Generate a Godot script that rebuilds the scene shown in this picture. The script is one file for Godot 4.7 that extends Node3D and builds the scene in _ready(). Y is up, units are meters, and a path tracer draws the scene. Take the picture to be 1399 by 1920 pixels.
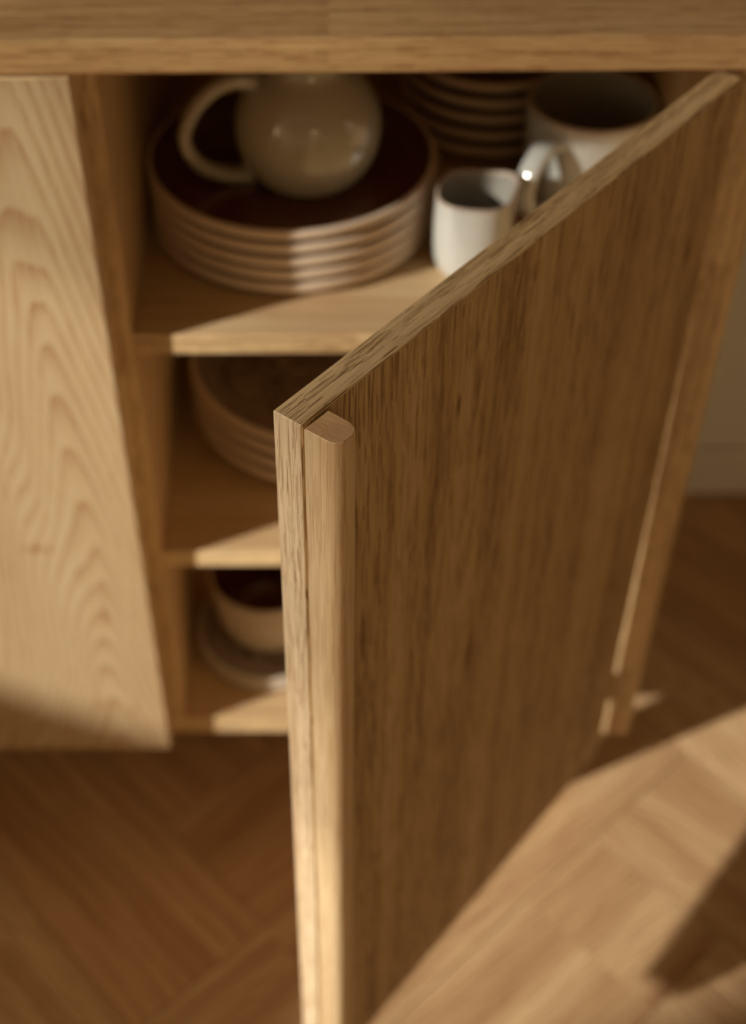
extends Node3D
# An oak sideboard with one door ajar, crockery on its shelves, seen from above in low sun. Metres; y = 0 is the bottom edge of the doors, the floor lies at FLOOR.

const FLOOR := -0.14
const PHI := 0.8816                 # how far the right door stands open
const SUN_TRAVEL := Vector3(0.905, -0.40, -0.43)
var HINGE := Vector3(0.2526, 0.0, 0.0054)
const DOOR_W := 0.415
const DOOR_H := 0.70
const DOOR_T := 0.0176
const SHELF_TOP := 0.4861
const SHELF_MID := 0.2553
const SHELF_LOW := 0.0244
const FINE := 1.0                   # detail of the wood textures
var rng := RandomNumberGenerator.new()
var names := {}
var M := {}


# ---------------------------------------------------------------- naming
func numbered(called: String) -> String:
	var k: int = names.get(called, 0)
	names[called] = k + 1
	return called if k == 0 else "%s_%03d" % [called, k]


func base(called: String, at: Vector3, label: String, category: String, group := "") -> Node3D:
	var o := Node3D.new()
	o.name = numbered(called)
	add_child(o)
	o.position = at
	o.set_meta("label", label)
	o.set_meta("category", category)
	if group != "":
		o.set_meta("group", group)
	return o


func hang(called: String, mesh: Mesh, parent: Node3D, shift := Vector3.ZERO) -> MeshInstance3D:
	var o := MeshInstance3D.new()
	o.mesh = mesh
	o.name = called if parent != self else numbered(called)
	o.cast_shadow = GeometryInstance3D.SHADOW_CASTING_SETTING_ON
	parent.add_child(o, true)
	o.position = shift
	return o


func struct(called: String, mesh: Mesh, shift := Vector3.ZERO) -> MeshInstance3D:
	var o := hang(called, mesh, self, shift)
	o.set_meta("kind", "structure")
	return o


# ---------------------------------------------------------------- meshes
func poly(st: SurfaceTool, pts: Array, uvs: Array, n: Vector3) -> void:
	var order := []
	for k in range(1, pts.size() - 1):
		order.append([0, k, k + 1])
	for t in order:
		var a: Vector3 = pts[t[0]]
		var b: Vector3 = pts[t[1]]
		var c: Vector3 = pts[t[2]]
		var idx: Array = t if (b - a).cross(c - a).dot(n) < 0.0 else [t[0], t[2], t[1]]
		for i in idx:
			st.set_normal(n)
			st.set_uv(uvs[i])
			st.add_vertex(pts[i])


func grain_uv(p: Vector3, n: int, g: int, off: Vector2) -> Vector2:
	if n == g:
		return Vector2(p[(g + 1) % 3], p[(g + 2) % 3]) + off
	return Vector2(p[3 - n - g], -p[g]) + off


# A board between two corners, chamfered by c, its grain along axis g; mats are the materials of the faces across x, y and z.
func board(lo: Vector3, hi: Vector3, mats: Array, g: int, c := 0.0008, off := Vector2.ZERO) -> ArrayMesh:
	var sts := {}
	for m in mats:
		if not sts.has(m):
			var s := SurfaceTool.new()
			s.begin(Mesh.PRIMITIVE_TRIANGLES)
			s.set_material(m)
			sts[m] = s
	var mid := (lo + hi) / 2.0
	var h := (hi - lo) / 2.0
	for n in 3:
		var a := (n + 1) % 3
		var b := (n + 2) % 3
		for s in [-1.0, 1.0]:
			var pts := []
			var uvs := []
			for q in [[-1, -1], [1, -1], [1, 1], [-1, 1]]:
				var p := mid
				p[n] += s * h[n]
				p[a] += q[0] * (h[a] - c)
				p[b] += q[1] * (h[b] - c)
				pts.append(p)
				uvs.append(grain_uv(p, n, g, off))
			var nn := Vector3.ZERO
			nn[n] = s
			poly(sts[mats[n]], pts, uvs, nn)
			# the chamfer between this face and the next axis' faces
			for s2 in [-1.0, 1.0]:
				var e := []
				var eu := []
				for q in [[0, -1], [0, 1], [1, 1], [1, -1]]:
					var p := mid
					p[b] += q[1] * (h[b] - c)
					if q[0] == 0:
						p[n] += s * h[n]
						p[a] += s2 * (h[a] - c)
					else:
						p[n] += s * (h[n] - c)
						p[a] += s2 * h[a]
					e.append(p)
					eu.append(grain_uv(p, n, g, off))
				var en := Vector3.ZERO
				en[n] = s
				en[a] = s2
				poly(sts[mats[n]], e, eu, en.normalized())
	for sx in [-1.0, 1.0]:
		for sy in [-1.0, 1.0]:
			for sz in [-1.0, 1.0]:
				var sg := Vector3(sx, sy, sz)
				var pts := []
				var uvs := []
				for n in 3:
					var p := mid + sg * (h - Vector3.ONE * c)
					p[n] = mid[n] + sg[n] * h[n]
					pts.append(p)
					uvs.append(grain_uv(p, 0, g, off))
				poly(sts[mats[0]], pts, uvs, sg.normalized())
	var mesh := ArrayMesh.new()
	for m in sts:
		sts[m].commit(mesh)
	return mesh


# A profile in the x-z plane (counter-clockwise seen from above) drawn up from y0 to y1, with softened top and bottom edges.
func prism(outline: PackedVector2Array, y0: float, y1: float, side: Material, cap: Material, c := 0.0012) -> ArrayMesh:
	var st := SurfaceTool.new()
	st.begin(Mesh.PRIMITIVE_TRIANGLES)
	st.set_material(side)
	var sc := SurfaceTool.new()
	sc.begin(Mesh.PRIMITIVE_TRIANGLES)
	sc.set_material(cap)
	var count := outline.size()
	var mid := Vector2.ZERO
	for p in outline:
		mid += p / count
	var nor := []
	for i in count:
		var d := (outline[(i + 1) % count] - outline[(i - 1 + count) % count]).normalized()
		var o := Vector2(d.y, -d.x)
		nor.append(o if o.dot(outline[i] - mid) > 0.0 else -o)
	var rows := [[y0, -c], [y0 + c, 0.0], [y1 - c, 0.0], [y1 - c * 0.35, -c * 0.35], [y1, -c]]
	var lean := [-0.7, 0.0, 0.0, 0.7, 0.9]
	for r in rows.size() - 1:
		var along := 0.0
		for i in count:
			var j := (i + 1) % count
			var step := outline[i].distance_to(outline[j])
			var quad := []
			for q in [[i, r], [j, r], [j, r + 1], [i, r + 1]]:
				var o: Vector2 = outline[q[0]] + nor[q[0]] * rows[q[1]][1]
				var n := Vector3(nor[q[0]].x, lean[q[1]], nor[q[0]].y).normalized()
				quad.append([Vector3(o.x, rows[q[1]][0], o.y), n, Vector2(along + (step if q[0] == j else 0.0), -rows[q[1]][0])])
			var flip: bool = (quad[1][0] - quad[0][0]).cross(quad[2][0] - quad[0][0]).dot(quad[0][1]) > 0.0
			for k in ([0, 2, 1, 0, 3, 2] if flip else [0, 1, 2, 0, 2, 3]):
				st.set_normal(quad[k][1])
				st.set_uv(quad[k][2])
				st.add_vertex(quad[k][0])
			along += step
	for e in [[y0, Vector3.DOWN], [y1, Vector3.UP]]:
		var pts := []
		var uvs := []
		for i in count:
			var o: Vector2 = outline[i] - nor[i] * c
			pts.append(Vector3(o.x, e[0], o.y))
			uvs.append(o)
		poly(sc, pts, uvs, e[1])
	var mesh := ArrayMesh.new()
	st.commit(mesh)
	sc.commit(mesh)
	return mesh


# Corners of a profile eased with short curves.
func eased(pts: Array, ease_by: Array, steps := 4) -> PackedVector2Array:
	var out := PackedVector2Array()
	for i in pts.size():
		var e: float = ease_by[i]
		if e <= 0.0 or i == 0 or i == pts.size() - 1:
			out.append(pts[i])
			continue
		var p: Vector2 = pts[i]
		var a: Vector2 = p + (pts[i - 1] - p).normalized() * minf(e, p.distance_to(pts[i - 1]) * 0.48)
		var b: Vector2 = p + (pts[i + 1] - p).normalized() * minf(e, p.distance_to(pts[i + 1]) * 0.48)
		for k in steps + 1:
			var t := float(k) / steps
			out.append(a.lerp(p, t).lerp(p.lerp(b, t), t))
	return out


func grid_mesh(rows: Array, closed: bool, m: Material) -> ArrayMesh:
	# rows of points; normals from the differences between neighbours; around (columns) turns from +x towards -z.
	var nr := rows.size()
	var nc: int = rows[0].size()
	var st := SurfaceTool.new()
	st.begin(Mesh.PRIMITIVE_TRIANGLES)
	st.set_material(m)
	var nor := []
	for r in nr:
		var line := PackedVector3Array()
		for c in nc:
			var c0 := (c - 1 + nc) % nc if closed else maxi(c - 1, 0)
			var c1 := (c + 1) % nc if closed else mini(c + 1, nc - 1)
			var du: Vector3 = rows[r][c1] - rows[r][c0]
			var dv: Vector3 = rows[mini(r + 1, nr - 1)][c] - rows[maxi(r - 1, 0)][c]
			line.append(du.cross(dv).normalized())
		nor.append(line)
	for r in nr - 1:
		for c in (nc if closed else nc - 1):
			var c1 := (c + 1) % nc
			for q in [[r, c], [r + 1, c1], [r, c1], [r, c], [r + 1, c], [r + 1, c1]]:
				st.set_normal(nor[q[0]][q[1]])
				st.set_uv(Vector2(float(q[1]) / nc, float(q[0]) / nr))
				st.add_vertex(rows[q[0]][q[1]])
	return st.commit()


func lathe(profile: PackedVector2Array, m: Material, seg := 72, bend = null) -> ArrayMesh:
	var rows := []
	for p in profile:
		var line := PackedVector3Array()
		for k in seg:
			var a := TAU * k / seg
			var v := Vector3(maxf(p.x, 0.0002) * cos(a), p.y, -maxf(p.x, 0.0002) * sin(a))
			line.append(bend.call(v) if bend != null else v)
		rows.append(line)
	return grid_mesh(rows, true, m)


# A strap handle: a closed oval section (wide by thick) led along a curve that lies in the plane of dir and up.
func strap(curve: Array, dir: Vector3, wide: float, thick: float, m: Material, seg := 20) -> ArrayMesh:
	var c := Curve3D.new()
	for k in curve.size():
		var p: Vector2 = curve[k]
		var prev: Vector2 = curve[maxi(k - 1, 0)]
		var next: Vector2 = curve[mini(k + 1, curve.size() - 1)]
		var tan := (next - prev) / 6.0
		var t3 := dir * tan.x + Vector3.UP * tan.y
		c.add_point(dir * p.x + Vector3.UP * p.y, -t3, t3)
	c.bake_interval = 0.002
	var across := dir.cross(Vector3.UP).normalized()
	var rows := []
	var length := c.get_baked_length()
	var n := 40
	for k in n + 1:
		var s := length * k / n
		var p := c.sample_baked(s, true)
		var t := (c.sample_baked(minf(s + 0.001, length), true) - c.sample_baked(maxf(s - 0.001, 0.0), true)).normalized()
		var out := across.cross(t).normalized()
		var e := absf(2.0 * k / n - 1.0)
		var grow := 1.0 + 0.35 * pow(e, 6.0)
		var line := PackedVector3Array()
		for j in seg:
			var a := TAU * j / seg
			var ca := signf(cos(a)) * pow(absf(cos(a)), 0.75)
			var sa := signf(sin(a)) * pow(absf(sin(a)), 0.75)
			line.append(p + across * ca * wide * 0.5 * grow + out * sa * thick * 0.5 * grow)
		rows.append(line)
	return grid_mesh(rows, true, m)


# ---------------------------------------------------------------- textures
func noise_bytes(w: int, h: int, sx: float, sy: float, seed_: int, octaves := 3) -> PackedByteArray:
	# noise with features of about sx by sy pixels
	var n := FastNoiseLite.new()
	n.seed = seed_
	n.noise_type = FastNoiseLite.TYPE_SIMPLEX_SMOOTH
	n.fractal_octaves = octaves
	var qy := maxf(sy / maxf(sx, 1.0), 1.0)
	var sh := maxi(int(h / qy), 4)
	n.frequency = 1.0 / maxf(sx * 2.0, 1.5)
	var im := n.get_seamless_image(w, sh, false, false, 0.12)
	im.convert(Image.FORMAT_L8)
	im.resize(w, h, Image.INTERPOLATE_CUBIC)
	return im.get_data()


func low_bytes(w: int, h: int, cells_x: int, cells_y: int, seed_: int) -> PackedByteArray:
	var n := FastNoiseLite.new()
	n.seed = seed_
	n.frequency = 0.35
	n.fractal_octaves = 2
	var im := n.get_image(cells_x, cells_y)
	im.convert(Image.FORMAT_L8)
	im.resize(w, h, Image.INTERPOLATE_CUBIC)
	return im.get_data()


# Open pores: fine dark strokes along the grain, denser in some bands than in others.
func pore_strokes(w: int, h: int, mw: float, mh: float, density: float, shortest: float, longest: float, seed_: int) -> PackedByteArray:
	var out := PackedByteArray()
	out.resize(w * h)
	var r := RandomNumberGenerator.new()
	r.seed = seed_
	var band := FastNoiseLite.new()
	band.seed = seed_
	band.frequency = 1.0
	var ppm := h / mh
	var count := int(density * mw * mh)
	for n in count:
		var x := r.randf() * w
		var thick := band.get_noise_2d(x * mw / w * 90.0, 3.0) + 0.6 * band.get_noise_2d(x * mw / w * 26.0, 40.0)
		if r.randf() > 0.45 + thick * 0.9:
			continue
		var y := r.randf() * h
		var length := r.randf_range(shortest, longest) * ppm
		var strong := r.randf_range(90.0, 255.0)
		var drift := r.randf_range(-0.018, 0.018)
		for j in int(length):
			var t := j / length
			var v := strong * minf(1.0, 6.0 * minf(t, 1.0 - t)) 
			var px := fposmod(x + drift * j, w)
			var i := int(px)
			var f := px - i
			var row := (int(y) + j) % h * w
			var k0 := row + i
			var k1 := row + (i + 1) % w
			out[k0] = maxi(out[k0], int(v))
			out[k1] = maxi(out[k1], int(v * (0.35 + 0.65 * f)))
	return out


# Oak veneer, mw by mh metres on w by h pixels, its grain along v. how: dir (+1 arches point up, -1 down, 0 straight), cx, slope, ring (spacing), latewood, pores, blotch, marks.
func oak(w0: int, h0: int, mw: float, mh: float, pale: Color, dark: Color, how: Dictionary, seed_: int) -> Array:
	var w := int(w0 * FINE)
	var h := int(h0 * FINE)
	var warp := low_bytes(w, h, maxi(int(mw * 60), 6), maxi(int(mh * 14), 6), seed_)
	var tone := low_bytes(w, h, maxi(int(mw * 70), 6), maxi(int(mh * 5), 4), seed_ + 1)
	var fibre := noise_bytes(w, h, how.get("fibre", 2.0) * FINE, how.get("fibre", 2.0) * 40.0 * FINE, seed_ + 2, 2)
	var pore := noise_bytes(w, h, how.get("pore_w", 2.0) * FINE, how.get("pore_w", 2.0) * how.get("pore_l", 14.0) * FINE, seed_ + 3, 2)
	var drawn: float = how.get("strokes", 0.0)
	if drawn > 0.0:
		pore = pore_strokes(w, h, mw, mh, drawn, how.get("short", 0.01), how.get("long", 0.04), seed_ + 4)
	var dir: float = how.get("dir", 0.0)
	var cx: float = how.get("cx", 0.0)
	var slope: float = how.get("slope", 5.0)
	var ring: float = how.get("ring", 0.03)
	var late: float = how.get("late", 0.5)
	var pores: float = how.get("pores", 0.5)
	var blotch: float = how.get("blotch", 0.25)
	var fib: float = how.get("fibres", 0.3)
	var wob: float = how.get("wobble", 0.03)
	var marks: Array = how.get("marks", [])
	var rgb := PackedByteArray()
	rgb.resize(w * h * 3)
	var hgt := PackedByteArray()
	hgt.resize(w * h)
	var k := 0
	for j in h:
		var y := mh * (1.0 - (j + 0.5) / h)
		for i in w:
			var x := mw * (i + 0.5) / w
			var wv := warp[k] / 255.0 - 0.5
			var f := 0.0
			if dir == 0.0:
				f = (x + wv * wob * 0.25) / ring
			else:
				var dx := x - cx - wv * 0.012
				f = (y * dir + slope * sqrt(dx * dx + 0.00006) - 2.2 * absf(dx) + wv * wob) / ring
			var fr := f - floorf(f)
			var line := fr * fr * sqrt(fr)
			if fr > 0.93:
				line *= (1.0 - fr) / 0.07
			var fi := fibre[k] / 255.0 - 0.5
			var po := pore[k] / 255.0 if drawn > 0.0 else clampf((0.42 - pore[k] / 255.0) * 9.0, 0.0, 1.0) * (0.35 + 0.65 * fr)
			var d := late * line * (0.65 + fi) + pores * po + blotch * (tone[k] / 255.0 - 0.5) + fib * fi
			for mk in marks:
				var ex: float = (x - mk[0]) / mk[2]
				var ey: float = (y - mk[1]) / mk[3]
				var q := ex * ex + ey * ey
				if q < 4.0:
					d += mk[4] * exp(-q * 1.6)
			d = clampf(d, -0.35, 1.2)
			rgb[k * 3] = int(clampf((pale.r + (dark.r - pale.r) * d) * 255.0, 0.0, 255.0))
			rgb[k * 3 + 1] = int(clampf((pale.g + (dark.g - pale.g) * d) * 255.0, 0.0, 255.0))
			rgb[k * 3 + 2] = int(clampf((pale.b + (dark.b - pale.b) * d) * 255.0, 0.0, 255.0))
			hgt[k] = int(clampf(200.0 - 150.0 * po - 30.0 * line, 0.0, 255.0))
			k += 1
	var im := Image.create_from_data(w, h, false, Image.FORMAT_RGB8, rgb)
	var bump := Image.create_from_data(w, h, false, Image.FORMAT_L8, hgt)
	return [ImageTexture.create_from_image(im), bump]


func oak_material(w: int, h: int, mw: float, mh: float, pale: Color, dark: Color, how: Dictionary, seed_: int, rough := 0.5, relief := 0.0) -> StandardMaterial3D:
	var t := oak(w, h, mw, mh, pale, dark, how, seed_)
	var m := StandardMaterial3D.new()
	m.albedo_texture = t[0]
	m.roughness = rough
	m.metallic_specular = 0.4
	m.uv1_scale = Vector3(1.0 / mw, 1.0 / mh, 1.0)
	if relief > 0.0:
		var b: Image = t[1]
		b.convert(Image.FORMAT_RGBA8)
		b.bump_map_to_normal_map(relief)
		m.normal_enabled = true
		m.normal_texture = ImageTexture.create_from_image(b)
		m.normal_scale = 1.0
	return m


func tinted(m: StandardMaterial3D, c: Color) -> StandardMaterial3D:
	var d: StandardMaterial3D = m.duplicate()
	d.albedo_color = c
	return d


func plain(c: Color, rough: float, spec := 0.5) -> StandardMaterial3D:
	var m := StandardMaterial3D.new()
	m.albedo_color = c.linear_to_srgb()
	m.roughness = rough
	m.metallic_specular = spec
	return m


# Glazed stoneware: the colour drifts a little and is finely speckled.
func glaze(c: Color, speck: Color, amount: float, rough: float, seed_: int, coat := 0.0) -> StandardMaterial3D:
	var w := 128
	var a := low_bytes(w, w, 12, 12, seed_)
	var b := noise_bytes(w, w, 1.5, 1.5, seed_ + 5, 1)
	var im := Image.create(w, w, false, Image.FORMAT_RGB8)
	for j in w:
		for i in w:
			var d := amount * (0.6 * (a[j * w + i] / 255.0 - 0.5) + clampf((b[j * w + i] / 255.0 - 0.62) * 4.0, 0.0, 0.5))
			im.set_pixel(i, j, c.lerp(speck, clampf(d, 0.0, 1.0)).linear_to_srgb())
	var m := StandardMaterial3D.new()
	m.albedo_texture = ImageTexture.create_from_image(im)
	m.roughness = rough
	m.metallic_specular = 0.5 + 0.4 * coat
	m.clearcoat_enabled = coat > 0.0
	m.clearcoat = coat
	m.clearcoat_roughness = 0.05
	return m


func make_materials() -> void:
	var pale := Color(0.795, 0.71, 0.56)
	var dark := Color(0.61, 0.44, 0.29)
	# front of the closed door: cathedral arches pointing up near its right edge
	M.left_face = oak_material(900, 1500, 0.415, 0.70, pale, dark, {"dir": 1.0, "cx": 0.371, "slope": 7.5, "ring": 0.045, "late": 0.9, "pores": 0.12, "fibres": 0.22, "wobble": 0.05, "blotch": 0.2, "pore_w": 1.5,
		"marks": [[0.330, 0.281, 0.014, 0.006, 0.5], [0.375, 0.20, 0.004, 0.02, 0.35], [0.355, 0.07, 0.004, 0.006, 0.5], [0.385, 0.06, 0.004, 0.01, 0.4]]}, 11)
	# front of the open door: straight fine grain with two faint arches pointing down
	M.right_face = oak_material(1250, 1900, 0.415, 0.70, Color(0.79, 0.67, 0.48), Color(0.41, 0.26, 0.13), {"dir": -1.0, "cx": 0.138, "slope": 13.0, "ring": 0.07, "late": 0.26, "pores": 0.8, "strokes": 42000.0, "short": 0.008, "long": 0.045, "fibres": 0.32, "fibre": 1.4, "wobble": 0.03, "blotch": 0.3, "pore_w": 1.4, "pore_l": 40.0,
		"marks": [[0.127, 0.629, 0.002, 0.006, 0.6], [0.162, 0.39, 0.006, 0.028, 0.5], [0.385, 0.59, 0.004, 0.012, 0.7], [0.14, 0.483, 0.004, 0.012, 0.35]]}, 23, 0.55, 1.2)
	# banding on edges, and the slab
	M.edge = oak_material(384, 2000, 0.072, 0.45, Color(0.885, 0.775, 0.59), Color(0.43, 0.28, 0.145), {"ring": 0.009, "late": 0.35, "pores": 0.95, "strokes": 110000.0, "short": 0.004, "long": 0.022, "fibres": 0.3, "wobble": 0.02, "blotch": 0.25}, 37, 0.55, 1.5)
	M.free_edge = oak_material(256, 2000, 0.0352, 0.70, Color(0.865, 0.775, 0.635), Color(0.50, 0.33, 0.19), {"ring": 0.006, "late": 0.3, "pores": 0.85, "strokes": 110000.0, "short": 0.005, "long": 0.025, "fibres": 0.3, "wobble": 0.02, "blotch": 0.2}, 41, 0.5, 1.5)
	M.slab = oak_material(512, 1400, 0.48, 0.9, Color(0.78, 0.64, 0.45), Color(0.53, 0.36, 0.20), {"ring": 0.014, "late": 0.4, "pores": 0.45, "fibres": 0.45, "wobble": 0.06, "pore_w": 1.4, "pore_l": 16.0, "blotch": 0.4}, 53)
	M.panel = oak_material(400, 800, 0.40, 0.8, Color(0.835, 0.725, 0.56), Color(0.64, 0.47, 0.31), {"ring": 0.018, "late": 0.35, "pores": 0.2, "fibres": 0.35, "wobble": 0.04, "pore_w": 1.3, "blotch": 0.3}, 67)
	# the solid grip
	M.grip = oak_material(256, 1600, 0.08, 0.7, Color(0.885, 0.775, 0.605), Color(0.66, 0.48, 0.31), {"ring": 0.005, "late": 0.3, "pores": 0.4, "strokes": 40000.0, "short": 0.01, "long": 0.05, "fibres": 0.3, "wobble": 0.03, "blotch": 0.3}, 71, 0.5, 0.6)
	M.grip_end = oak_material(256, 256, 0.03, 0.03, Color(0.90, 0.75, 0.57), Color(0.70, 0.50, 0.33), {"ring": 0.004, "late": 0.2, "pores": 0.35, "fibres": 0.5, "fibre": 1.2, "pore_w": 1.5, "pore_l": 1.6, "blotch": 0.3}, 73, 0.6)
	# parquet
	for k in 3:
		M["plank_%d" % k] = oak_material(256, 768, 0.32, 0.9, [Color(0.775, 0.64, 0.475), Color(0.75, 0.595, 0.43), Color(0.795, 0.66, 0.495)][k], Color(0.50, 0.32, 0.185), {"dir": [1.0, 0.0, -1.0][k], "cx": 0.16, "slope": 8.0, "ring": [0.05, 0.02, 0.06][k], "late": 0.4, "pores": 0.2, "fibres": 0.35, "wobble": 0.05, "blotch": 0.45}, 80 + k * 7, 0.6)
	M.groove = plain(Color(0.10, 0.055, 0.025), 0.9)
	M.wall = plain(Color(0.84, 0.81, 0.73), 0.9, 0.2)
	M.trim = plain(Color(0.80, 0.76, 0.67), 0.6, 0.3)
	M.metal = plain(Color(0.30, 0.27, 0.23), 0.4)
	M.metal.metallic = 0.8
	M.clay = glaze(Color(0.84, 0.69, 0.53), Color(0.45, 0.29, 0.17), 0.5, 0.45, 101)
	M.amber = glaze(Color(0.115, 0.03, 0.009), Color(0.20, 0.07, 0.02), 0.6, 0.16, 103, 0.3)
	M.ash = glaze(Color(0.34, 0.28, 0.25), Color(0.08, 0.03, 0.012), 2.0, 0.12, 117, 0.8)
	M.taupe = glaze(Color(0.51, 0.495, 0.40), Color(0.38, 0.33, 0.24), 0.5, 0.09, 107, 1.0)
	M.bare = plain(Color(0.46, 0.30, 0.16), 0.5)
	M.white = glaze(Color(0.63, 0.645, 0.61), Color(0.50, 0.46, 0.38), 0.35, 0.12, 109, 0.5)
	M.rim = plain(Color(0.52, 0.42, 0.32), 0.4)
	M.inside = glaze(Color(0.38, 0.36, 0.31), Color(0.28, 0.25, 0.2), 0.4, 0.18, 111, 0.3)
	M.sand = glaze(Color(0.66, 0.58, 0.465), Color(0.5, 0.41, 0.3), 0.5, 0.3, 113, 0.2)


# ---------------------------------------------------------------- crockery
func make_plate(r: float, h: float, label: String, group: String, clay: Material, top: Material, called := "plate") -> Node3D:
	# a flat plate with a straight lip; its foot stands at y = 0
	var o := base(called, Vector3.ZERO, label, "plate", group)
	var f := r * 0.66
	var out := eased([Vector2(0, 0.0022), Vector2(f - 0.006, 0.0022), Vector2(f - 0.005, 0.0), Vector2(f, 0.0), Vector2(f + 0.004, 0.003), Vector2(r - 0.008, h * 0.30), Vector2(r, h * 0.38), Vector2(r + 0.0003, h - 0.0012), Vector2(r - 0.0014, h), Vector2(r - 0.0042, h - 0.0002)], [0, 0, 0.001, 0.001, 0.003, 0.003, 0.0035, 0.001, 0.001, 0])
	hang("body", lathe(out, clay), o)
	var well := eased([Vector2(r - 0.0042, h - 0.0002), Vector2(r - 0.0065, h - 0.0017), Vector2(r * 0.8, h - 0.0022), Vector2(0, h - 0.0022)], [0, 0.002, 0.01, 0])
	hang("glaze", lathe(well, top), o)
	return o


func make_bowl_plate(r: float, h: float, label: String, group: String, clay: Material, top: Material) -> Node3D:
	# a deep coupe plate with a curving side
	var o := base("deep_plate", Vector3.ZERO, label, "plate", group)
	var f := r * 0.62
	var out := eased([Vector2(0, 0.002), Vector2(f - 0.006, 0.002), Vector2(f - 0.005, 0.0), Vector2(f, 0.0), Vector2(f + 0.003, 0.003), Vector2(r * 0.90, h * 0.40), Vector2(r - 0.0085, h - 0.0120), Vector2(r, h - 0.0072), Vector2(r, h - 0.0012), Vector2(r - 0.002, h), Vector2(r - 0.0055, h - 0.001)], [0, 0, 0.001, 0.001, 0.003, 0.008, 0.004, 0.003, 0.001, 0.001, 0])
	hang("body", lathe(out, clay), o)
	var well := eased([Vector2(r - 0.0055, h - 0.001), Vector2(r - 0.0075, h * 0.66), Vector2(r * 0.86, h * 0.40), Vector2(r * 0.6, 0.0065), Vector2(0, 0.0060)], [0, 0.004, 0.012, 0.02, 0])
	hang("glaze", lathe(well, top), o)
	return o


func ordinal(k: int, n: int) -> String:
	if n == 2:
		return ["lower", "upper"][k]
	if k < 2:
		return ["lowest", "second-lowest"][k]
	if k > n - 3:
		return ["second-highest", "topmost"][k - n + 2]
	return "middle"


func stack(count: int, at: Vector3, pitch: float, maker: Callable, wording: String, jitter := 0.0006) -> void:
	for k in count:
		var o: Node3D = maker.call(wording % ordinal(k, count))
		o.position = at + Vector3(rng.randf_range(-jitter, jitter), pitch * k, rng.randf_range(-jitter, jitter))
		o.rotation.y = rng.randf() * 0.02


func make_jug(at: Vector3) -> void:
	var o := base("jug", at, "round grey-beige glazed jug with a loop handle standing on the brown plates", "jug")
	var R := 0.0555
	var cy := 0.0405
	var pts := [Vector2(0, 0.001), Vector2(0.034, 0.001), Vector2(0.0365, 0.0)]
	for k in range(0, 21):
		var a := lerpf(-0.80, 0.98, k / 20.0)
		pts.append(Vector2(R * cos(a), cy + R * sin(a)))
	pts.append_array([Vector2(0.0275, cy + 0.0515), Vector2(0.0265, cy + 0.060), Vector2(0.0285, cy + 0.0725), Vector2(0.0275, cy + 0.0742)])
	var out := PackedVector2Array(pts)
	hang("body", lathe(out, M.taupe, 80), o)
	hang("rim", lathe(PackedVector2Array([Vector2(0.0275, cy + 0.0742), Vector2(0.0262, cy + 0.0746), Vector2(0.0250, cy + 0.0735), Vector2(0.0245, cy + 0.0700), Vector2(0.0235, cy + 0.060)]), M.bare, 64), o)
	var inner := PackedVector2Array([Vector2(0.0235, cy + 0.060)])
	for k in range(0, 15):
		var a := lerpf(1.05, -0.7, k / 14.0)
		inner.append(Vector2(0.051 * cos(a), cy + 0.051 * sin(a)))
	inner.append(Vector2(0, 0.007))
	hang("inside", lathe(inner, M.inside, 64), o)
	hang("handle", strap([Vector2(0.036, 0.079), Vector2(0.058, 0.081), Vector2(0.080, 0.066), Vector2(0.0925, 0.040), Vector2(0.083, 0.017), Vector2(0.062, 0.006), Vector2(0.043, 0.005)], Vector3(-0.985, 0, 0.17).normalized(), 0.014, 0.0108, M.taupe), o)


func make_mug(at: Vector3) -> void:
	var o := base("mug", at, "large off-white mug with a strap handle beside the open door", "mug")
	var r := 0.0512
	var h := 0.0935
	var out := eased([Vector2(0, 0.002), Vector2(0.036, 0.002), Vector2(0.037, 0.0), Vector2(0.0415, 0.0), Vector2(0.0455, 0.006), Vector2(0.0495, 0.03), Vector2(r, h - 0.003)], [0, 0, 0.001, 0.002, 0.005, 0.02, 0])
	hang("body", lathe(out, M.white, 80), o)
	hang("rim", lathe(PackedVector2Array([Vector2(r, h - 0.003), Vector2(r - 0.0002, h - 0.0012), Vector2(r - 0.0015, h), Vector2(r - 0.003, h - 0.0005), Vector2(r - 0.0038, h - 0.002)]), M.rim, 80), o)
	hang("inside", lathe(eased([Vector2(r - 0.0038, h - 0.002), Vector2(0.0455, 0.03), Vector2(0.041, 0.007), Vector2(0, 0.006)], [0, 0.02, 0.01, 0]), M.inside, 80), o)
	hang("handle", strap([Vector2(0.047, 0.075), Vector2(0.066, 0.079), Vector2(0.084, 0.066), Vector2(0.087, 0.046), Vector2(0.075, 0.027), Vector2(0.0475, 0.020)], Vector3(-0.643, 0, 0.766), 0.017, 0.0085, M.white), o)


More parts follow.
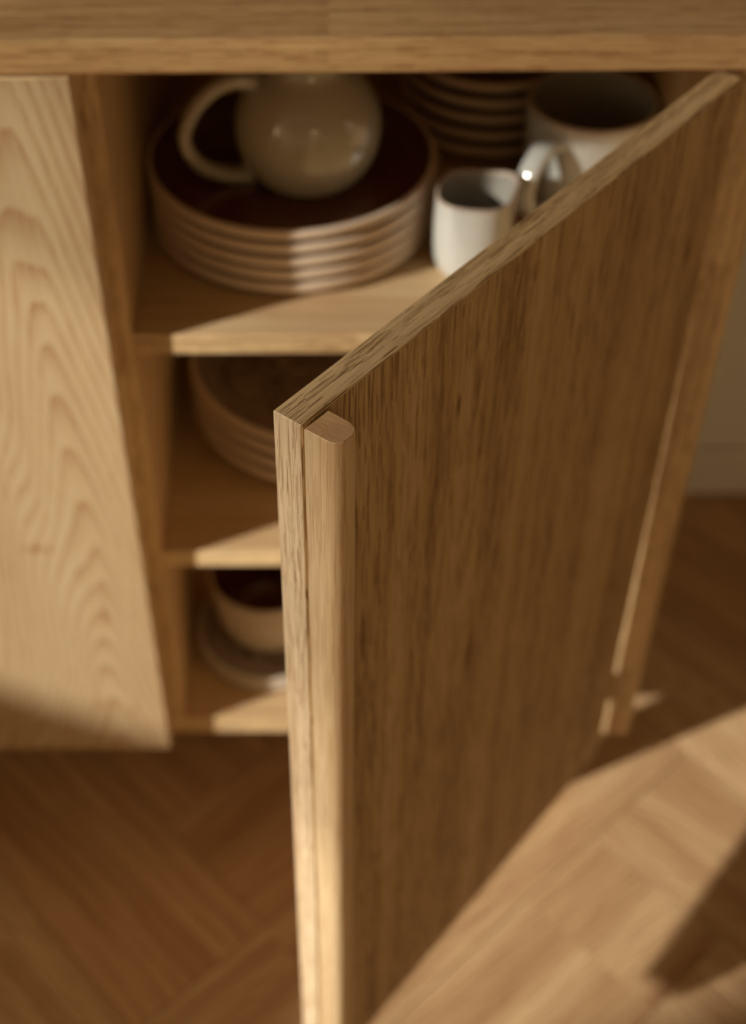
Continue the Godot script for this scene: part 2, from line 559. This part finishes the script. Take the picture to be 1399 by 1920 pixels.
func make_creamer(at: Vector3) -> void:
	var o := base("milk_jug", at, "small white milk jug with a pinched lip beside the plates", "jug")
	var h := 0.0665
	var pinch := func(v: Vector3) -> Vector3:
		var t := clampf(v.y / h, 0.0, 1.0)
		var rad := Vector2(v.x, v.z)
		var a := atan2(-rad.y, rad.x)
		var k := 1.0 + 0.045 * t * cos(4.0 * (a - 0.6)) + 0.16 * pow(t, 4.0) * exp(-pow(wrapf(a - 0.35, -PI, PI) / 0.45, 2.0))
		return Vector3(v.x * k, v.y + 0.0035 * pow(t, 5.0) * exp(-pow(wrapf(a - 0.35, -PI, PI) / 0.5, 2.0)), v.z * k)
	var out := eased([Vector2(0, 0.0015), Vector2(0.022, 0.0015), Vector2(0.0225, 0.0), Vector2(0.0255, 0.0), Vector2(0.0295, 0.008), Vector2(0.0315, 0.030), Vector2(0.0305, h - 0.002)], [0, 0, 0.001, 0.002, 0.008, 0.02, 0])
	hang("body", lathe(out, M.white, 72, pinch), o)
	hang("rim", lathe(PackedVector2Array([Vector2(0.0305, h - 0.002), Vector2(0.0302, h - 0.0008), Vector2(0.0292, h), Vector2(0.0280, h - 0.0006), Vector2(0.0274, h - 0.002)]), M.rim, 72, pinch), o)
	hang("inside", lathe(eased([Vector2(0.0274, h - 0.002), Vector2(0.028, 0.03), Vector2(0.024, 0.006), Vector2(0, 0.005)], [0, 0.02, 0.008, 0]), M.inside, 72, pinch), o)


func make_cup(at: Vector3) -> void:
	var o := base("bowl", at, "tall sand-coloured bowl with a dark inside standing on two saucers", "bowl")
	var h := 0.083
	var out := eased([Vector2(0, 0.002), Vector2(0.030, 0.002), Vector2(0.031, 0.0), Vector2(0.036, 0.0), Vector2(0.047, 0.010), Vector2(0.0545, 0.035), Vector2(0.0580, h - 0.003)], [0, 0, 0.001, 0.002, 0.012, 0.02, 0])
	hang("body", lathe(out, M.sand), o)
	hang("rim", lathe(PackedVector2Array([Vector2(0.058, h - 0.003), Vector2(0.0578, h - 0.001), Vector2(0.0566, h), Vector2(0.0552, h - 0.0006), Vector2(0.0545, h - 0.002)]), M.rim), o)
	hang("inside", lathe(eased([Vector2(0.0545, h - 0.002), Vector2(0.051, 0.035), Vector2(0.042, 0.009), Vector2(0, 0.006)], [0, 0.02, 0.015, 0]), M.amber), o)


# ---------------------------------------------------------------- the sideboard
func make_sideboard() -> void:
	var at := Vector3(-0.163, FLOOR, -0.24)
	var o := base("sideboard", at, "oak sideboard with a thick top and its right door standing half open", "sideboard")
	var back := -0.46
	var lx := -0.6025
	var add := func(called: String, mesh: Mesh, parent: Node3D = o) -> MeshInstance3D: return hang(called, mesh, parent, -at if parent == o else Vector3.ZERO)
	var P: Material = M.panel
	var E: Material = M.edge
	add.call("top", board(Vector3(-0.613, 0.702, -0.478), Vector3(0.287, 0.7245, 0.0), [M.slab, M.slab, M.slab], 0, 0.001))
	# carcass
	add.call("bottom_panel", board(Vector3(lx + 0.0215, -0.0015, back), Vector3(0.2567, SHELF_LOW, -0.0206), [P, P, E], 0))
	add.call("back_panel", board(Vector3(lx, 0.0, back - 0.008), Vector3(0.2855, 0.70, back), [P, P, P], 1))
	add.call("partition", board(Vector3(-0.1683, SHELF_LOW, back), Vector3(-0.1467, 0.702, -0.0190), [P, E, E], 1, 0.0012))
	for x in [[0.2567, 0.2855], [lx, lx + 0.0215]]:
		var side = add.call("side_panel", board(Vector3(x[0], -0.0015, back), Vector3(x[1], 0.702, -0.0172), [P, E, E], 1, 0.0012, Vector2(0.2, 0.1)))
		side.rotation.x = 0.0045 if x[0] > 0.0 else 0.0      # hung a few millimetres out of true
	for y in [[0.4684, SHELF_TOP], [0.2375, SHELF_MID]]:
		add.call("shelf", board(Vector3(-0.1467, y[0], back), Vector3(0.2567, y[1], -0.0206), [P, P, E], 0, 0.0008, Vector2(0.13, y[0])))
	# concealed hinges of the open door
	for y in [0.075, 0.645]:
		add.call("hinge", board(Vector3(0.2375, y - 0.022, -0.046), Vector3(0.2580, y + 0.022, -0.0125), [M.metal, M.metal, M.metal], 1, 0.002))
	# legs
	for p in [[0.205, -0.045], [-0.54, -0.045], [0.205, -0.40], [-0.54, -0.40]]:
		var out := PackedVector2Array()
		for k in 24:
			var a := TAU * k / 24
			out.append(Vector2(p[0] + 0.02 + 0.019 * signf(cos(a)) * pow(absf(cos(a)), 0.5), p[1] - 0.027 + 0.026 * signf(sin(a)) * pow(absf(sin(a)), 0.5)))
		add.call("leg", prism(out, FLOOR, -0.0015, M.grip, M.grip_end))
	# closed door
	add.call("door", board(Vector3(-0.1603 - DOOR_W, 0.0, -DOOR_T), Vector3(-0.1603, DOOR_H, 0.0), [M.free_edge, E, M.left_face], 1, 0.0007, Vector2(0.1603, 0.0)))
	# open door, built with its hinge edge on the y axis
	var door := hang("door", board(Vector3(-DOOR_W, 0.0, -DOOR_T), Vector3(0, DOOR_H, 0), [M.free_edge, M.edge_x, M.right_face], 1, 0.0007), o, HINGE - at)
	door.rotation.y = PHI
	door.set_meta("label", "half open oak door seen from its shaded front")
	# its grip: a solid lath with two rounded corners, a hair's breadth off the door
	var w := 0.0170
	var d := 0.0213
	var g := 0.0014
	var x0 := -DOOR_W
	var lath := PackedVector2Array([Vector2(x0, g), Vector2(x0, d - 0.0065)])
	for k in range(1, 8):
		var a := PI / 2.0 * k / 8.0
		lath.append(Vector2(x0 + 0.0065 - 0.0065 * cos(a), d - 0.0065 + 0.0065 * sin(a)))
	lath.append(Vector2(x0 + 0.0065, d))
	lath.append(Vector2(x0 + w - 0.0075, d))
	for k in range(1, 8):
		var a := PI / 2.0 * k / 8.0
		lath.append(Vector2(x0 + w - 0.0075 + 0.0075 * sin(a), d - 0.0075 + 0.0075 * cos(a)))
	lath.append(Vector2(x0 + w, d - 0.0075))
	lath.append(Vector2(x0 + w, g))
	hang("handle", prism(lath, 0.0, DOOR_H - 0.0006, M.grip, M.grip_end, 0.0007), door)
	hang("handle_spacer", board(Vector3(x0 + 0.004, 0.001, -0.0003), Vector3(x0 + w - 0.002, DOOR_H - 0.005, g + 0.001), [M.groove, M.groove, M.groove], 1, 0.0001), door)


# ---------------------------------------------------------------- the room
func make_room() -> void:
	var sub := struct("floor", board(Vector3(-3.6, FLOOR - 0.12, -0.75), Vector3(2.6, FLOOR - 0.010, 3.4), [M.groove, M.plank_1, M.groove], 0, 0.001))
	# herringbone parquet: each plank a piece of the floor. Across-grain axis u2, along u1, a corner of the pattern at K
	var W := 0.158
	var L := 0.632
	var K := Vector3(-0.1788, FLOOR, -0.0048)
	var meshes := []
	for k in 6:
		meshes.append(board(Vector3(-W / 2 + 0.0004, -0.0095, -L / 2 + 0.0004), Vector3(W / 2 - 0.0004, 0, L / 2 - 0.0004), [M["plank_%d" % (k % 3)], M["plank_%d" % (k % 3)], M["plank_%d" % (k % 3)]], 2, 0.0007, Vector2(0.08 + 0.16 * (k % 2), 0.37 * k)))
	var lay := deg_to_rad(47.0)
	var u2 := Vector3(cos(lay), 0, sin(lay))
	var u1 := Vector3(sin(lay), 0, -cos(lay))
	for k in range(-16, 17):
		for m in range(-4, 5):
			var a := k * W + m * L
			var b := -k * W + m * L
			for kind in 2:
				var c := K + (u2 * (a + W / 2) + u1 * (b + L / 2) if kind == 0 else u2 * (a + W - L / 2) + u1 * (b - W / 2))
				if c.x < -1.25 or c.x > 1.35 or c.z < -0.62 or c.z > 1.5:
					continue
				var o := hang("plank", meshes[rng.randi() % 6], sub, c + Vector3(0, rng.randf_range(-0.0003, 0.0), 0))
				o.rotation.y = (-lay if kind == 0 else PI / 2 - lay) + (PI if rng.randf() < 0.5 else 0.0)
	struct("wall_back", board(Vector3(-3.6, FLOOR - 0.1, -0.70), Vector3(2.6, 2.5, -0.508), [M.wall, M.wall, M.wall], 1, 0.001))
	var bb := PackedVector2Array()
	struct("baseboard_back", board(Vector3(-1.45, FLOOR, -0.5085), Vector3(2.35, FLOOR + 0.0745, -0.4945), [M.trim, M.trim, M.trim], 0, 0.004))
	struct("wall_right", board(Vector3(2.35, FLOOR - 0.1, -0.70), Vector3(2.5, 2.5, 3.3), [M.wall, M.wall, M.wall], 1, 0.001))
	# the wall behind the camera with the second window, which no sun enters
	var front := Node3D.new()
	front.name = "wall_front"
	front.set_meta("kind", "structure")
	add_child(front)
	for b in [[-3.6, 0.4, FLOOR - 0.1, 2.5], [1.4, 2.5, FLOOR - 0.1, 2.5], [0.4, 1.4, FLOOR - 0.1, 0.8], [0.4, 1.4, 1.8, 2.5]]:
		hang("wall_segment", board(Vector3(b[0], b[2], 3.1), Vector3(b[1], b[3], 3.25), [M.wall, M.wall, M.wall], 1, 0.001), front)
	var pane := Node3D.new()
	pane.name = "window_2"
	pane.set_meta("kind", "structure")
	add_child(pane)
	for b in [[0.4, 0.44, 0.8, 1.8], [1.36, 1.4, 0.8, 1.8], [0.44, 1.36, 0.8, 0.84], [0.44, 1.36, 1.76, 1.8]]:
		hang("frame", board(Vector3(b[0], b[2], 3.15), Vector3(b[1], b[3], 3.20), [M.trim, M.trim, M.trim], 1, 0.002), pane)
	# the ceiling ends at the slanting window wall
	struct("ceiling", prism(PackedVector2Array([Vector2(-1.42, -0.72), Vector2(2.5, -0.72), Vector2(2.5, 3.25), Vector2(-3.25, 3.25)]), 2.42, 2.55, M.wall, M.wall))
	# the window wall, slanting: local x runs along it towards the front of the room, local z points out of doors
	var wall := Node3D.new()
	wall.name = "wall_left"
	wall.set_meta("kind", "structure")
	add_child(wall)
	var u := Vector3(-0.42, 0, 0.907).normalized()
	wall.transform = Transform3D(Basis(u, Vector3.UP, u.cross(Vector3.UP)), Vector3(-2.28, 0, 1.18))
	var k0 := -0.55
	var k1 := 0.5
	var sill := 0.905
	var head := 2.15
	for b in [[-2.3, k0, FLOOR - 0.1, 2.5], [k1, 0.95, FLOOR - 0.1, 2.5], [1.75, 2.6, FLOOR - 0.1, 2.5], [0.95, 1.75, FLOOR - 0.1, 1.0], [0.95, 1.75, 1.9, 2.5], [k0, k1, FLOOR - 0.1, sill], [k0, k1, head, 2.5]]:
		hang("wall_segment", board(Vector3(b[0], b[2], 0), Vector3(b[1], b[3], 0.12), [M.wall, M.wall, M.wall], 1, 0.001), wall)
	var win := Node3D.new()
	win.name = "window_1"
	win.set_meta("kind", "structure")
	add_child(win)
	win.transform = wall.transform
	for b in [[k0, k0 + 0.03, sill, head], [k1 - 0.03, k1, sill, head]]:
		hang("frame", board(Vector3(b[0], b[2], 0.05), Vector3(b[1], b[3], 0.09), [M.trim, M.trim, M.trim], 1, 0.002), win)
	# two layers of sheer roller blind drawn part of the way down
	var sheer := plain(Color(0.75, 0.68, 0.58), 0.9)
	sheer.transparency = BaseMaterial3D.TRANSPARENCY_ALPHA
	sheer.albedo_color.a = 0.2
	for b in [[0.030, 1.44], [0.022, 1.58], [0.014, 1.74]]:
		var roll := hang("sheer_blind", board(Vector3(k0 + 0.005, b[1], b[0]), Vector3(k1 - 0.005, head, b[0] + 0.0006), [sheer, sheer, sheer], 1, 0.0001), win)
	for b in [[sill, sill + 0.03], [head - 0.03, head]]:
		hang("frame", board(Vector3(k0 + 0.03, b[0], 0.05), Vector3(k1 - 0.03, b[1], 0.09), [M.trim, M.trim, M.trim], 0, 0.002), win)


func _ready() -> void:
	rng.seed = 7
	# camera
	var cam := Camera3D.new()
	cam.name = "camera"
	add_child(cam)
	cam.transform = Transform3D(Basis(Vector3(0.99994712, -0.00948695, -0.0039705), Vector3(0.00389155, 0.70640664, -0.70779553), Vector3(0.00951961, 0.70774265, 0.7064062)).orthonormalized(), Vector3(0.00626, 1.11212, 0.79601))
	var att := CameraAttributesPhysical.new()
	att.frustum_near = 0.05
	att.frustum_far = 60.0
	att.frustum_focal_length = 50.0
	att.frustum_focus_distance = 0.624
	att.exposure_aperture = 4.6
	cam.attributes = att
	cam.set_frustum(0.736685 * 0.05, Vector2(0.0324733, 0.0053868) * 0.05, 0.05, 60.0)
	cam.current = true
	# sky and exposure
	var env := Environment.new()
	env.background_mode = Environment.BG_SKY
	var sky := Sky.new()
	var sm := ProceduralSkyMaterial.new()
	sm.sky_top_color = Color(0.92, 0.78, 0.58)
	sm.sky_horizon_color = Color(1.0, 0.86, 0.66)
	sm.ground_bottom_color = Color(0.45, 0.40, 0.33)
	sm.ground_horizon_color = Color(0.70, 0.64, 0.55)
	sky.sky_material = sm
	env.sky = sky
	env.background_energy_multiplier = 4.0
	env.tonemap_mode = Environment.TONE_MAPPER_LINEAR
	env.tonemap_exposure = 0.8
	env.sdfgi_enabled = true
	env.ssao_enabled = true
	env.ssil_enabled = true
	var we := WorldEnvironment.new()
	we.name = "world"
	we.environment = env
	add_child(we)
	# low sun from the left, through the window
	var sun := DirectionalLight3D.new()
	sun.name = "sun"
	add_child(sun)
	sun.look_at_from_position(-SUN_TRAVEL * 10.0, Vector3.ZERO)
	sun.light_color = Color(1.0, 0.97, 0.92)
	sun.light_energy = 2.2
	sun.light_angular_distance = 1.5
	sun.shadow_enabled = true

	make_materials()
	M.edge_x = M.edge.duplicate()
	make_room()
	make_sideboard()
	stack(5, Vector3(-0.0315, SHELF_TOP, -0.177), 0.0117, func(l: String) -> Node3D: return make_plate(0.1135, 0.0130, l, "brown plates under the round jug", M.clay, M.amber), "%s brown-glazed tan-rimmed plate in the stack under the round jug")
	make_jug(Vector3(-0.0176, SHELF_TOP + 4 * 0.0117 + 0.0108, -0.1481))
	stack(5, Vector3(0.1365, SHELF_TOP, -0.325), 0.0145, func(l: String) -> Node3D: return make_bowl_plate(0.077, 0.0190, l, "small deep plates behind the mug", M.clay, M.amber), "%s small deep plate in the shaded stack behind the mug")
	make_creamer(Vector3(0.1075, SHELF_TOP, -0.109))
	make_mug(Vector3(0.2030, SHELF_TOP, -0.195))
	stack(4, Vector3(-0.004, SHELF_MID, -0.2057), 0.0150, func(l: String) -> Node3D: return make_bowl_plate(0.1266, 0.0260, l, "wide deep plates on the middle shelf", M.clay, M.ash), "%s wide deep plate in the stack on the middle shelf")
	stack(2, Vector3(-0.0645, SHELF_LOW + 0.0002, -0.1205), 0.0110, func(l: String) -> Node3D: return make_plate(0.074, 0.0122, l, "saucers on the bottom shelf", M.sand, M.ash, "saucer"), "%s sand-coloured saucer under the tall bowl on the bottom shelf")
	make_cup(Vector3(-0.0645, SHELF_LOW + 0.0002 + 0.0110 + 0.0100, -0.1205))
